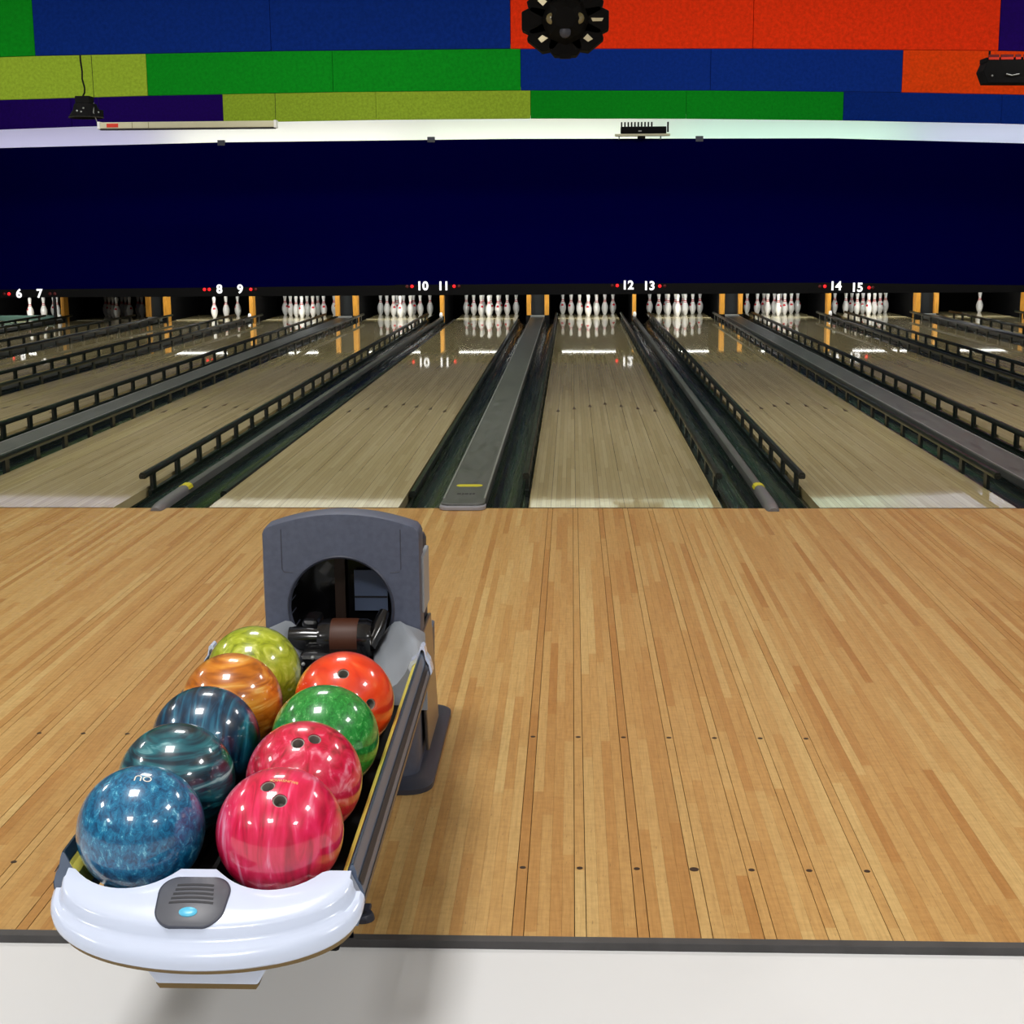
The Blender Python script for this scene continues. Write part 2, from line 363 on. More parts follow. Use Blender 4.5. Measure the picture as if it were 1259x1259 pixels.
# ------------------------------------------------------------------ cappings between the lanes
def div_words(a): return f'between lanes {WORD[a]} and {WORD[a+1]}'
CY1 = 17.62
for n in range(5, 17):
    x = (lane_x(n)+lane_x(n+1))/2
    if n % 2:     # wide, holds the ball return track
        t = thing('ball_track_capping', (x, 0, 0), f'wide flat grey capping {div_words(n)}', 'capping', 'wide cappings')
        w = 0.1205
        outline = [(-w, CY1), (-w, 0.02)] + [(-w+0.05-0.05*math.cos(a), 0.0-0.05*math.sin(a)) for a in [PI/2*k/6 for k in range(7)]]
        outline += [(-q[0], q[1]) for q in reversed(outline)]
        MB().prism(outline, lambda u, v, tt: (x+u, v, -0.05+tt*0.085 if v > 0.004 else 0.0008+tt*0.0342)).build('cover', M_CAP, t, bevel=0.006)
        MB().prism([(u*1.05, v-0.030 if v < 0.1 else v-0.35) for u, v in [(-w, 0.05)]+outline[2:-2]+[(w, 0.05)]], lambda u, v, tt: (x+u, v, 0.0008+tt*0.022)).build('nose_bumper', M_NOSE, t, bevel=0.005)
        for s_ in (-1, 1):
            MB().box(x+s_*w*0.93-0.005, x+s_*w*0.93+0.005, 0.1, CY1, 0.034, 0.040).build('edge_bead', M_CAPEDGE, t)
        MB().prism(rrect(0.15, 0.075, 0.03), lambda u, v, tt: (x+u, 0.52+v, 0.034+tt*0.0022)).build('yellow_mark', M_YELLOW, t)
        lab = MB()
        for k, (u, ww) in enumerate(((-0.04, 0.022), (-0.018, 0.012), (0.002, 0.02), (0.024, 0.012), (0.042, 0.014))):
            lab.box(x+u-ww/2, x+u+ww/2, 0.25-0.022*(1+k % 2*0.3), 0.25+0.022, 0.034, 0.0358)
        lab.build('black_lettering', M_SLOT, t)
        MB().box(x-w, x+w, CY1-0.06, CY1, 0.034, 0.06).build('end_bar', M_CAPEDGE, t, bevel=0.006)
    else:
        t = thing('lane_capping', (x, 0, 0), f'narrow rounded grey capping {div_words(n)}', 'capping', 'narrow cappings')
        w = 0.0285
        prof = [(-w, -0.05), (w, -0.05), (w, 0.01), (w*0.8, 0.028), (w*0.35, 0.036), (-w*0.35, 0.036), (-w*0.8, 0.028), (-w, 0.01)]
        MB().prism(prof, lambda u, v, tt: (x+u, 0.16+tt*(CY1-0.16), v)).build('cover', M_CAP, t, smooth=40)
        rs = []
        for yy, lift, sc in ((0.50, 0.004, 1.10), (0.3, 0.003, 1.15), (0.1, 0.0, 1.25), (0.01, -0.004, 1.3), (-0.06, -0.010, 1.25), (-0.094, -0.018, 1.0)):
            rs.append([(x+u*sc, yy, max(v+lift, -0.0085 if yy > 0.003 else 0.0006)) for u, v in prof])
        MB().rings(rs).build('nose', M_CAPLT, t, smooth=50)
        MB().prism([(u*1.2, v+0.006) for u, v in prof[2:]], lambda u, v, tt: (x+u, 0.50+tt*0.09, v)).build('yellow_band', M_YELLOW, t)
        MB().lathe([(0.0, 0), (0.022, 0.01), (0.03, 0.05), (0.022, 0.09), (0, 0.1)], 12, (x, CY1-0.05, 0.02)).build('end_cap', M_PIN, t, smooth=60)

# ------------------------------------------------------------------ bumper rails along the gutters
RY0, RY1, NP, DP = 0.50, 17.5, 31, 0.55
rail = {}
for n in LANES:
    for sx in (-1, 1):
        xr = lane_x(n) + sx*(LW/2 + 0.027)
        low = (n == 11)
        side = ('left' if sx < 0 else 'right')
        if low: lab = f'lowered dark bumper rail lying in the {side} gutter of lane {WORD[n]}'
        else: lab = f'raised dark green slotted bumper rail on the {side} side of lane {WORD[n]}' if n <= 15 else f'raised slotted bumper rail, {side} side of lane {lane_words(n)}'
        t = thing('bumper_rail', (xr, 0, 0), lab, 'bumper rail', 'gutter bumper rails')
        def part(key, make, loc):
            loc = (loc[0], loc[1], loc[2] + (low_z if key in ('top', 'cap') else 0))
            if key not in rail:
                o = make(); rail[key] = o; o.parent = t; o.location = loc; return o
            return child(rail[key], t, loc)
        low_z = -0.108 if low else 0.0
        tp = [(-0.015, 0.080), (0.015, 0.080), (0.019, 0.090), (0.018, 0.104), (0.011, 0.114), (-0.011, 0.114), (-0.018, 0.104), (-0.019, 0.090)]
        part('top', lambda: MB().prism(tp, lambda u, v, tt: (u, RY0+tt*(RY1-RY0), v)).build('top_rail', M_RAIL, smooth=35), (0, 0, 0))
        part('cap', lambda: MB().prism([(u*1.06, (v-0.097)*1.06+0.097) for u, v in tp], lambda u, v, tt: (u, RY0-0.012+tt*0.03, v)).box(-0.008, 0.008, RY0-0.016, RY0-0.01, 0.085, 0.1).build('end_cap', M_RAIL), (0, 0, 0))
        if not low: part('base', lambda: MB().box(-0.012, 0.012, RY0+0.13, RY1, -0.0535, -0.014).build('base_bar', M_RAIL), (0, 0, 0))
        for k in range(0 if low else NP):
            part('post', lambda: MB().box(-0.010, 0.010, -0.034, 0.034, -0.05, 0.086).build('post', M_RAIL), (0, 0.70+k*DP, 0))

# ------------------------------------------------------------------ kickbacks, pins, pin lights
for n in range(5, 17):
    x = (lane_x(n)+lane_x(n+1))/2
    wide = n % 2
    t = thing('kickback', (x, 17.75, 0), f'golden wooden kickback beside the pins {div_words(n)}', 'kickback', 'pin deck kickbacks')
    hw = 0.155 if wide else 0.03
    if wide:
        for s_ in (-1, 1):
            MB().box(x+s_*hw-0.038, x+s_*hw+0.038, 17.72, 17.95, -0.14, 0.62).build('wood_post', M_GOLD, t)
            MB().box(x+s_*hw-0.03, x+s_*hw+0.03, 17.95, 19.9, -0.14, 0.62).build('side_board', M_BLACK, t)
        MB().box(x-hw+0.04, x+hw-0.04, 17.80, 17.86, -0.14, 0.62).build('centre_panel', M_GREYMET, t)
        MB().box(x-hw-0.05, x+hw+0.05, 17.69, 17.72, -0.14, 0.055).build('lower_guard', M_BLACK, t)
    else:
        MB().box(x-hw, x+hw, 17.72, 17.95, -0.14, 0.62).build('wood_post', M_GOLD, t)
        MB().box(x-hw*0.9, x+hw*0.9, 17.95, 19.9, -0.14, 0.62).build('side_board', M_BLACK, t)
        MB().box(x-hw*1.2, x+hw*1.2, 17.69, 17.72, -0.14, 0.045).build('lower_guard', M_BLACK, t)

pin_prof = [(0.0, 0.0), (0.0258, 0.0), (0.0265, 0.006), (0.0359, 0.0191), (0.0496, 0.0572), (0.0575, 0.0857), (0.0605, 0.1143), (0.058, 0.149), (0.0470, 0.1842),
            (0.0313, 0.2192), (0.0248, 0.2398), (0.0229, 0.254), (0.0235, 0.276), (0.0262, 0.2985), (0.0303, 0.325), (0.0324, 0.343), (0.0315, 0.356), (0.0265, 0.369), (0.016, 0.378), (0.0, 0.381)]
def prof_r(z):
    for (r0, z0), (r1, z1) in zip(pin_prof, pin_prof[1:]):
        if z0 <= z <= z1 and z1 > z0: return r0+(r1-r0)*(z-z0)/(z1-z0)
    return 0.03
ROWS = [(0, 0, 'head pin'), (-1, 1, 'left in second row'), (1, 1, 'right in second row'), (-2, 2, 'left in third row'), (0, 2, 'middle of third row'), (2, 2, 'right in third row'),
        (-3, 3, 'leftmost in back row'), (-1, 3, 'second from left in back row'), (1, 3, 'second from right in back row'), (3, 3, 'rightmost in back row')]
stand = {6: [0, 2, 5, 8], 8: [0, 2, 5], 16: [5]}
pin = None
for n in range(6, 17):
    for k in stand.get(n, range(10)):
        a, b, w_ = ROWS[k]
        loc = (lane_x(n)+a*0.1524, 18.29+b*0.264, 0.0)
        where = f'lane {WORD[n]}'
        lab = (f'dim pin in the unlit rack, {w_}, {where}' if n == 7 else
               f'white pin with red neck stripes, {w_}, {where}' if n != 16 else 'single white bowling pin left standing on the lane right of lane fifteen')
        t = thing('bowling_pin', loc, lab, 'bowling pin', 'bowling pins on the pin decks')
        t.rotation_euler.z = random.uniform(-1.2, 1.2) if random.random() < 0.55 else random.uniform(1.8, 4.4)
        if pin is None:
            body = MB().lathe(pin_prof, 28).build('body', M_PIN, smooth=60)
            st = MB()
            for z0, z1 in ((0.226, 0.237), (0.250, 0.261)):
                st.lathe([(prof_r(z0)+0.0002, z0), (prof_r(z0)+0.0012, z0+0.001), (prof_r(z1)+0.0012, z1-0.001), (prof_r(z1)+0.0002, z1)], 28)
            st = st.build('neck_stripe', M_RED, smooth=60)
            em = MB(); vs = []; fs = []; NU, NV = 8, 5
            for i in range(NV+1):
                for j in range(NU+1):
                    z = 0.150+0.035*i/NV; aa = -PI/2 + (j/NU-0.5)*(0.9 if i in (1, 2, 3) else 0.55); r = prof_r(z)+0.0012
                    vs.append((r*math.cos(aa), r*math.sin(aa), z))
            for i in range(NV):
                for j in range(NU): q = i*(NU+1)+j; fs.append((q, q+1, q+NU+2, q+NU+1))
            em = em.add(vs, fs).build('emblem', M_RED, smooth=60)
            pin = (body, st, em)
            for o in pin: o.parent = t
        else:
            for o in pin: child(o, t, (0, 0, 0))

for n in LANES:
    if n in (5, 7, 17): continue
    x = lane_x(n)
    t = thing('pin_light', (x, 17.2, 0.55), f'fluorescent tube above the pin deck {lane_words(n)}', 'lamp', 'pin deck lamps')
    MB().box(x-0.5, x+0.5, 17.16, 17.26, 0.585, 0.62).build('housing', M_WHITE, t)
    MB().tube([(x-0.46, 17.2, 0.555), (x+0.46, 17.2, 0.555)], 0.017, 10).build('tube', M_TUBE, t, smooth=60)
    for dx in (-0.4, 0.4): MB().box(x+dx-0.012, x+dx+0.012, 17.2, 17.22, 0.62, 1.15).build('bracket', M_BLACK, t)
    area('pin_light_lamp', (x, 17.25, 0.565), (math.radians(68), 0, 0), 0.9, 0.05, 15.0, (1, 1, 0.95))

# sweep bar lowered in front of lane 6
t = thing('sweep_bar', (-9.17, 17.6, 0), 'teal sweep bar lowered in front of the pins of lane 6', 'sweep bar')
MB().box(-9.72, -8.49, 17.58, 17.61, 0.006, 0.098).build('board', M_TEAL, t, bevel=0.004)
for x in (-9.76, -8.47):
    MB().box(x-0.02, x+0.02, 17.57, 17.63, 0.02, 0.7).build('arm', M_BLACK, t)

# ------------------------------------------------------------------ navy masking panel with lane numbers
XS = [-11.9, -8.706, -5.07, -0.36, 4.68, 7.74, 11.9]
ZT = [2.83, 2.878, 2.935, 2.945, 2.907, 2.80, 2.70]
ZB = [0.59, 0.600, 0.618, 0.648, 0.640, 0.585, 0.55]
t = thing('masking_panel', (0, 16.2, 0.5), 'wide plain navy masking panel hanging above the pins', 'panel')
mb = MB(); vs = []
for y in (16.2, 16.24):
    vs += [(x, y, z) for x, z in zip(XS, ZT)] + [(x, y, z) for x, z in zip(XS, ZB)]
k = len(XS); fs = []
for i in range(k-1):
    fs += [(i, i+1, k+i+1, k+i), (2*k+i, 3*k+i, 3*k+i+1, 2*k+i+1), (i, 2*k+i, 2*k+i+1, i+1), (k+i, k+i+1, 3*k+i+1, 3*k+i)]
mb.add(vs, fs).build('face', M_NAVY, t)
mb = MB(); vs = []
for y in (16.195, 16.235):
    vs += [(x, y, z-0.001) for x, z in zip(XS, ZB)] + [(x, y, 0.47) for x in XS]
mb.add(vs, fs).build('lower_strip', M_BLACK, t)
for px, py in ((272, 175), (530, 171), (860, 170)):
    q = W(px, py, 16.2); MB().box(q.x-0.06, q.x+0.06, 16.19, 16.25, q.z-0.05, q.z+0.035).build('clip', M_SLATEDK, t)
NUMS = {6: (0.530, 0.528), 8: (0.585, 0.583), 10: (0.617, 0.615), 12: (0.612, 0.600), 14: (0.581, 0.556), 16: (0.56, 0.55)}
tm = {}
for n, (za, zb) in NUMS.items():
    x = (lane_x(n)+lane_x(n+1))/2
    yf = 16.188
    last = n == 16
    t = thing('lane_number_sign', (x, yf, 0.55), f'black lane sign with white numbers {WORD[n]} and {WORD[n+1]} and red lamps' if not last else 'black lane sign with a red lamp at the right edge', 'sign', 'lane number signs')
    MB().box(x-0.62, x+0.62, yf, yf+0.006, 0.475, min(za, zb)+0.03).build('plate', M_BLACK, t)
    for num, dx, z in ((n, -0.175, za), (n+1, 0.170, zb)):
        if last: continue
        me = text_mesh(str(num), 0.195, 0.004, 0.006)
        me.materials.clear(); me.materials.append(M_NUM)
        o = bpy.data.objects.new('numeral', me); C.objects.link(o); o.parent = t
        o.location = (dx, -0.006, z-0.55); o.rotation_euler = (PI/2, 0, 0)
    for dx, on, z in ((-0.345, 1, za), (-0.425, n == 8, za), (0.345 if n != 14 else 0.365, n != 6, zb), (0.425, 0, zb)):
        MB().lathe([(0.0, -0.012), (0.018, -0.009), (0.027, 0.0), (0.027, 0.006)], 14, (x+dx, yf-0.002, z), 'y').build('indicator_lamp', M_LED if on else M_LEDOFF, t, smooth=50)

# ------------------------------------------------------------------ ceiling baffles (sawtooth) of coloured panels
COL = {'blue': fabric('panel_blue', rgb(6, 42, 128)), 'red': fabric('panel_red', rgb(228, 52, 14)), 'green': fabric('panel_green', rgb(8, 140, 28)),
       'chartreuse': fabric('panel_chartreuse', rgb(152, 182, 52)), 'indigo': fabric('panel_indigo', rgb(30, 2, 96)), 'orange': fabric('panel_orange', rgb(226, 66, 10))}
BAF = [('nearest', 7.53, 3.306, -0.03, ['chartreuse', 'green', 'blue', 'red', 'indigo', 'chartreuse']),
       ('middle', 11.70, 3.280, -0.07, ['indigo', 'chartreuse', 'green', 'blue', 'orange', 'indigo']),
       ('farthest', 15.86, 3.233, -0.06, ['blue', 'indigo', 'chartreuse', 'green', 'blue', 'red'])]
for which, Y, z0, xo, cols in BAF:
    t = thing('ceiling_baffle', (0, Y, z0), f'{which} of the three hanging rows of coloured panels under the ceiling', 'baffle', 'ceiling baffles')
    zf = lambda X: z0 - 0.0065*X - 0.0019*X*X
    MB().box(-XW+0.01, XW-0.01, Y+0.051, Y+0.08, z0+0.05, CEIL-0.002).build('backing_board', M_BLACK, t)
    for i in range(12):
        xa = xo + (i-6)*2.44; xb = xa + 2.44; c = cols[i//2]
        xa = max(xa, -XW+0.01); xb = min(xb, XW-0.01)
        if xb-xa < 0.1: continue
        g = 0.002
        dy = 0.004*((i*7) % 3)
        vs = [(xa+g, Y-dy, zf(xa)), (xb-g, Y-dy, zf(xb)), (xb-g, Y-dy, CEIL-0.002), (xa+g, Y-dy, CEIL-0.002)]
        vs += [(q[0], Y+0.05, q[2]) for q in vs]
        MB().add(vs, [(0, 1, 2, 3), (7, 6, 5, 4), (0, 4, 5, 1), (1, 5, 6, 2), (2, 6, 7, 3), (3, 7, 4, 0)]).build('panel', COL[c], t, bevel=0.004)

# ------------------------------------------------------------------ hanging lights and fixtures
def disco_light():
    Y = 2.0; c = W(695, 26, Y); Rr = 0.20
    t = thing('disco_light', (c.x, Y, c.z), 'black flower-shaped disco light with many lenses at the top', 'stage light')
    MB().lathe([(0.0, -0.16), (0.07, -0.155), (0.13, -0.10), (0.17, -0.02), (0.18, 0.08), (0.12, 0.14), (0.0, 0.14)], 8, tuple(c), 'y').build('hub', M_BLACK, t)
    for k in range(8):
        a = 2*PI*k/8 + PI/8*0 + PI/2
        d = Vector((math.cos(a), 0, math.sin(a)*0.78)); u = Vector((-math.sin(a), 0, math.cos(a)*0.78))
        q = c + d*Rr
        hexa = [(-0.09, -0.09), (0.09, -0.09), (0.112, 0.012), (0.07, 0.08), (-0.07, 0.08), (-0.112, 0.012)]
        lobe = MB().rings([[q + u*x + d*y + Vector((0, yy, 0)) for x, y in hexa] for yy in (-0.05, 0.10)]).build('lobe', M_BLACK, t, bevel=0.006)
        if k in (1, 3, 5, 6):
            w_, h_ = ((0.022, 0.034) if k % 2 else (0.014, 0.05))
            e = q + Vector((0, -0.056, 0))
            MB().rings([[e + u*x*w_ + d*(y*h_+0.01) + Vector((0, yy, 0)) for x, y in ((-1, -0.7), (1, -0.9), (0.8, 0.7), (-0.9, 0.5))] for yy in (-0.004, 0.004)]).build('mirror', M_MIRROR, lobe if False else t)
    lens = mat('lens_glass_dim', rgb(120, 112, 78), 0.12, coat=1)
    for x, z in ((0, 0.03), (-0.085, 0.0), (0.085, 0.0), (0, -0.085)):
        MB().lathe([(0.0, -0.012), (0.022, -0.010), (0.036, 0.0), (0.036, 0.03)], 16, (c.x+x, Y-0.145+0.02*abs(x)/0.085, c.z+z), 'y').build('lens', lens if z > -0.05 else M_SLATEDK, t, smooth=50)
    MB().box(c.x-0.035, c.x+0.035, Y-0.05, Y+0.0, c.z-0.235, c.z-0.17).build('lower_knob', M_BLACK, t)
    MB().tube([(c.x, Y, c.z+0.1), (c.x, Y, CEIL)], 0.022).build('stem', M_BLACK, t)
disco_light()
def right_projector():
    Y = 9.0; a = W(1210, 67, Y); b = W(1290, 101, Y)
    t = thing('effect_projector', (a.x+0.4, Y, b.z), 'black boxy effect light with red top stripes at the right edge', 'stage light')
    hh = a.z-b.z; zm = (a.z+b.z)/2
    MB().prism([(a.x, zm-0.02), (a.x+0.055, b.z), (b.x, b.z-0.01), (b.x+0.05, zm), (b.x, a.z-0.07), (a.x+0.05, a.z-0.05)], lambda u, v, tt: (u, Y+tt*0.3, v)).build('body', M_BLACK, t, bevel=0.006)
    for x0, x1 in ((a.x+0.055, a.x+0.165), (a.x+0.185, a.x+0.32), (a.x+0.345, a.x+0.40), (a.x+0.43, a.x+0.52)):
        st = MB().box(x0, x1, Y-0.004, Y+0.02, a.z-0.055, a.z-0.03).build('stripe', M_SIGNRED, t)
        MB().box(x0, x1, Y, Y+0.02, a.z-0.03, a.z-0.002).build('dark_red_fin', mat('dark_red', rgb(96, 8, 8), 0.5), t)
    MB().box(a.x+0.03, b.x, Y+0.01, Y+0.28, a.z-0.075, a.z-0.03).build('top_plate', M_BLACK, t)
    MB().lathe([(0.0, -0.008), (0.01, -0.006), (0.012, 0.0)], 10, (a.x+0.10, Y-0.001, b.z+0.075), 'y').build('screw', M_CAPEDGE, t)
    MB().tube([(a.x+0.25, Y-0.006, b.z+0.09), (a.x+0.31, Y-0.01, b.z+0.075), (a.x+0.39, Y-0.006, b.z+0.09)], 0.008, 6).build('handle', M_CAPEDGE, t)
    for x in (a.x+0.1, b.x-0.08):
        MB().tube([(x, Y+0.15, a.z-0.05), (x, Y+0.15, CEIL)], 0.012, 8).build('hanger', M_BLACK, t)
right_projector()
def pan_light():
    Y = 10.0; q = W(107, 145, Y)
    t = thing('hanging_pan_light', (q.x, Y, q.z), 'small black pan light hanging on a wavy cord at upper left', 'stage light')
    x, z = q.x-0.01, q.z
    MB().lathe([(0.0, 0.02), (0.17, 0.02), (0.20, 0.0), (0.205, 0.008), (0.17, 0.06), (0.15, 0.09), (0.13, 0.16), (0.0, 0.16)], 20, (x, Y, z)).build('pan', M_BLACK, t, smooth=30)
    MB().lathe([(0.198, -0.004), (0.21, 0.004), (0.198, 0.012)], 24, (x, Y, z), 'z', True).build('rim', M_GUN, t, smooth=50)
    MB().box(x-0.10, x+0.08, Y-0.08, Y+0.08, z+0.16, z+0.25).build('gearbox', M_BLACK, t, bevel=0.01)
    MB().box(x+0.13, x+0.20, Y-0.05, Y+0.05, z+0.02, z+0.09).build('socket', M_BLACK, t, bevel=0.006)
    for dx, dz in ((-0.05, 0.07), (0.0, 0.06), (0.03, 0.10), (0.17, 0.06)):
        MB().lathe([(0.0, -0.008), (0.012, 0.0), (0.0, 0.008)], 8, (x+dx, Y-0.175 if dx < 0.1 else Y-0.055, z+dz), 'y').build('rivet', M_CAPEDGE, t)
    pts = [(x-0.07, z+CEIL-q.z), (x-0.075, z+0.75)]
    pts = [W(px, py, Y) for px, py in ((98, 60), (99, 75), (101, 88), (101, 97), (104, 108), (104, 114), (101, 120), (103, 126))]
    MB().tube([(pts[0].x, Y, CEIL)] + [tuple(q_) for q_ in pts], 0.011, 8).build('cord', M_BLACK, t, smooth=60)
    w2 = W(111, 60, Y)
    MB().tube([(w2.x, Y, CEIL), (w2.x+0.01, Y, z+0.2)], 0.0035, 6).build('wire', M_BLACK, t)
    MB().tube([(x+0.11, Y-0.02, z+0.17), (x+0.13, Y-0.12, z+0.05), (x+0.16, Y-0.1, z-0.05)], 0.006, 6).build('loose_wire', M_CAPEDGE, t)
pan_light()
def fluor():
    Y = 13.9; a = W(122, 156, Y); b = W(340, 153, Y)
    t = thing('fluorescent_fixture', ((a.x+b.x)/2, Y, a.z), 'long cream fluorescent fixture with red end mark at upper left', 'lamp')
    z = (a.z+b.z)/2
    MB().box(a.x, b.x, Y-0.06, Y+0.06, z-0.035, z+0.055).build('body', M_CREAM, t, bevel=0.008)
    MB().box(a.x+0.02, b.x-0.02, Y-0.05, Y+0.05, z-0.055, z-0.035).build('lens_strip', M_SLOT, t)
    MB().box(a.x+0.13, a.x+0.30, Y-0.064, Y-0.058, z-0.018, z+0.035).build('red_mark', M_SIGNRED, t)
    for dx in (0.5, 0.74):
        MB().box(a.x+dx, a.x+dx+0.012, Y-0.063, Y-0.058, z-0.03, z+0.05).build('seam', mat('seam_tan', rgb(150, 146, 110), 0.6), t)
    for x in (a.x+0.01, b.x-0.01):
        MB().box(x-0.02, x+0.02, Y-0.066, Y+0.066, z-0.045, z+0.065).build('end_cap', M_PIN, t, bevel=0.006)
        MB().tube([(x, Y, z+0.05), (x+0.01, Y, CEIL)], 0.004, 6).build('hanger_wire', M_BLACK, t)
fluor()
def finned():
    Y = 16.1; a = W(756, 170, Y); b = W(824, 149, Y)
    t = thing('finned_light_bar', ((a.x+b.x)/2, Y, a.z), 'black light bar with upright fins on a white base atop the navy panel', 'stage light')
    zb = W(790, 166.5, Y).z
    MB().box(a.x, b.x, Y-0.08, Y+0.06, zb-0.012, zb+0.022).build('base', M_CREAM, t, bevel=0.005)
    MB().box(a.x+0.09, b.x-0.06, Y-0.05, Y+0.05, zb+0.022, zb+0.135).build('body', M_BLACK, t, bevel=0.01)
    for k in range(11):
        x = a.x+0.105 + k*0.053
        if k == 10: x = b.x-0.035
        MB().box(x-0.011, x+0.011, Y-0.04, Y+0.04, zb+0.12 if k < 10 else zb+0.05, zb+0.205).build('fin', M_BLACK, t)
    MB().box(a.x+0.36, a.x+0.48, Y-0.05, Y+0.03, zb-0.05, zb-0.012).build('clamp', M_BLACK, t)
    for dx in (0.06, 0.72):
        MB().box(a.x+dx, a.x+dx+0.015, Y-0.02, Y+0.098, zb-0.06, zb-0.012).build('bracket', M_SLATEDK, t)
    MB().box(a.x+0.37, a.x+0.42, Y-0.056, Y-0.05, zb+0.055, zb+0.075).build('label_plate', M_CAPEDGE, t)
finned()

# ------------------------------------------------------------------ ball return
XC = -0.022
BR = thing('ball_return', (XC, -4.6, 0.0), 'white and slate ball return rack holding nine bowling balls', 'ball return')
XH = -0.004
def plane(y): return 0.449 - 0.45*(-5.585-y)
def arc(a, yc, dz, y0=-5.592, n=40):
    """half ellipse in plan, lying dz below the sloping top plane of the hood"""
    out = []
    for k in range(n+1):
        t_ = PI - PI*k/n
        y = y0 + (yc-y0)*math.sin(t_)**0.9
        out.append((XH + a*math.cos(t_), y, plane(y)-dz))
    return out
def hood():
    N = 40
    def rear(dz=None, z=None, dy=0.0, half=0.236):
        pts = []
        for k in range(N+1):
            x = XH - half + 2*half*k/N
            y = -5.572
            for cx in BALLX:
                if abs(x-cx) < 0.122: y = min(y, -5.488 - math.sqrt(0.1225**2 - (x-cx)**2))
            pts.append((x, y+dy, z if z is not None else plane(y)-dz))
        return pts
    lv = [rear(z=0.33), rear(0.012), rear(0.003, dy=-0.004)]
    top = arc(0.236, -5.680, 0.0)
    for f in (0.3, 0.65):
        lv.append([(a[0]*(1-f)+b[0]*f, a[1]*(1-f)+b[1]*f, plane(a[1]*(1-f)+b[1]*f)) for a, b in zip(lv[2], top)])
    lv += [top, arc(0.240, -5.686, 0.004), arc(0.242, -5.689, 0.016), arc(0.246, -5.694, 0.022),
           arc(0.253, -5.704, 0.022), arc(0.258, -5.712, 0.028), arc(0.260, -5.715, 0.037),
           arc(0.258, -5.713, 0.048), arc(0.252, -5.704, 0.058), arc(0.236, -5.680, 0.062), rear(0.066)]
    mb = MB(); mb.rings(lv + [lv[0]], cap=False, closed=False)
    n = N+1; L = len(lv)
    mb.f.append(tuple(i*n for i in range(L))); mb.f.append(tuple(i*n+N for i in reversed(range(L))))
    h = mb.build('front_hood', M_WHITE, BR, smooth=42)
    MB().prism([(-0.103, 0.05), (-0.100, 0.008), (-0.084, -0.022), (0.084, -0.022), (0.100, 0.008), (0.103, 0.05)], lambda u, v, t_: (XH+u, -5.632+0.08*t_+(0.006 if v < 0 else 0), 0.294+v)).build('lower_lip', M_WHITE, BR, bevel=0.004)
    MB().rings([arc(0.249, -5.699, 0.059), arc(0.246, -5.694, 0.073), arc(0.12, -5.65, 0.075)], cap=False, closed=False).build('floor_remnant', M_BROWN, BR)  # added brown strip, stands in for leftover floor showing below the hood
    MB().prism([(-0.086, 0), (-0.080, -0.009), (0.080, -0.009), (0.086, 0)], lambda u, v, t_: (XH+u, -5.622+0.06*t_, 0.2715+v)).build('lip_floor_remnant', M_BROWN, BR)  # same made-up floor-brown strip below the lip
    tilt = Matrix.Rotation(math.atan(0.45), 4, 'X')
    cpos = Vector((-0.018, -5.640, plane(-5.640)))
    def P(u, v, w): return cpos + tilt @ Vector((u, v, w))
    def pad(sc, n=8):
        return [(u*(1.0+0.06*v/0.05), v + 0.005*(1-(u/0.056)**2)*(1 if v > 0 else -1)) for u, v in rrect(0.110*sc, 0.090*sc, 0.028*sc, n)]
    MB().rings([[P(u, v, -0.006) for u, v in pad(1.05)], [P(u, v, 0.0012) for u, v in pad(1.05)], [P(u, v, 0.002) for u, v in pad(1.02)]]).build('console_rim', M_SLATEDK, h, smooth=40)
    MB().rings([[P(u, v, -0.005) for u, v in pad(1.0)], [P(u, v, 0.002) for u, v in pad(1.0)], [P(u, v, 0.0035) for u, v in pad(0.95)]]).build('console_panel', M_PADGREY, h, smooth=40)
    for k in range(5):
        v = 0.030 - k*0.0088; w_ = 0.060+0.003*k
        MB().rings([[P(x, v + 0.0019*sgn + 0.003*(1-(x/0.04)**2), w0) for x, sgn in [(-w_/2 + w_*q/10, -1) for q in range(11)] + [(w_/2 - w_*q/10, 1) for q in range(11)]] for w0 in (0.002, 0.0042)]).build('vent_slot', M_SLOT, h)
    rs = []
    for r, w0 in ((1.0, 0.002), (1.0, 0.0045), (0.85, 0.0058), (0.4, 0.0065)):
        rs.append([P(0.0148*r*math.cos(2*PI*q/24)-0.001, -0.023+0.0098*r*math.sin(2*PI*q/24), w0) for q in range(24)])
    MB().rings(rs).build('button', M_CYAN, h, smooth=50)
    return h
BALLX = (-0.141, 0.099)
hood()
# bed, tracks
MB().box(XC-0.214, XC+0.228, -5.565, -4.30, 0.30, 0.352).build('bed', M_BLACK, BR, bevel=0.006)
BALLX = (-0.141, 0.099)
for cx in BALLX:
    for s_ in (-1, 1):
        MB().box(cx+s_*0.052-0.006, cx+s_*0.052+0.006, -5.56, -4.30, 0.352, 0.3862).build('track', M_GLOSSBLACK, BR)
MB().prism([(-0.012, 0.352), (0.012, 0.352), (0.004, 0.41), (-0.004, 0.41)], lambda u, v, t_: (XC+0.001+u, -5.54+t_*1.2, v)).build('centre_divider', M_BLACK, BR)
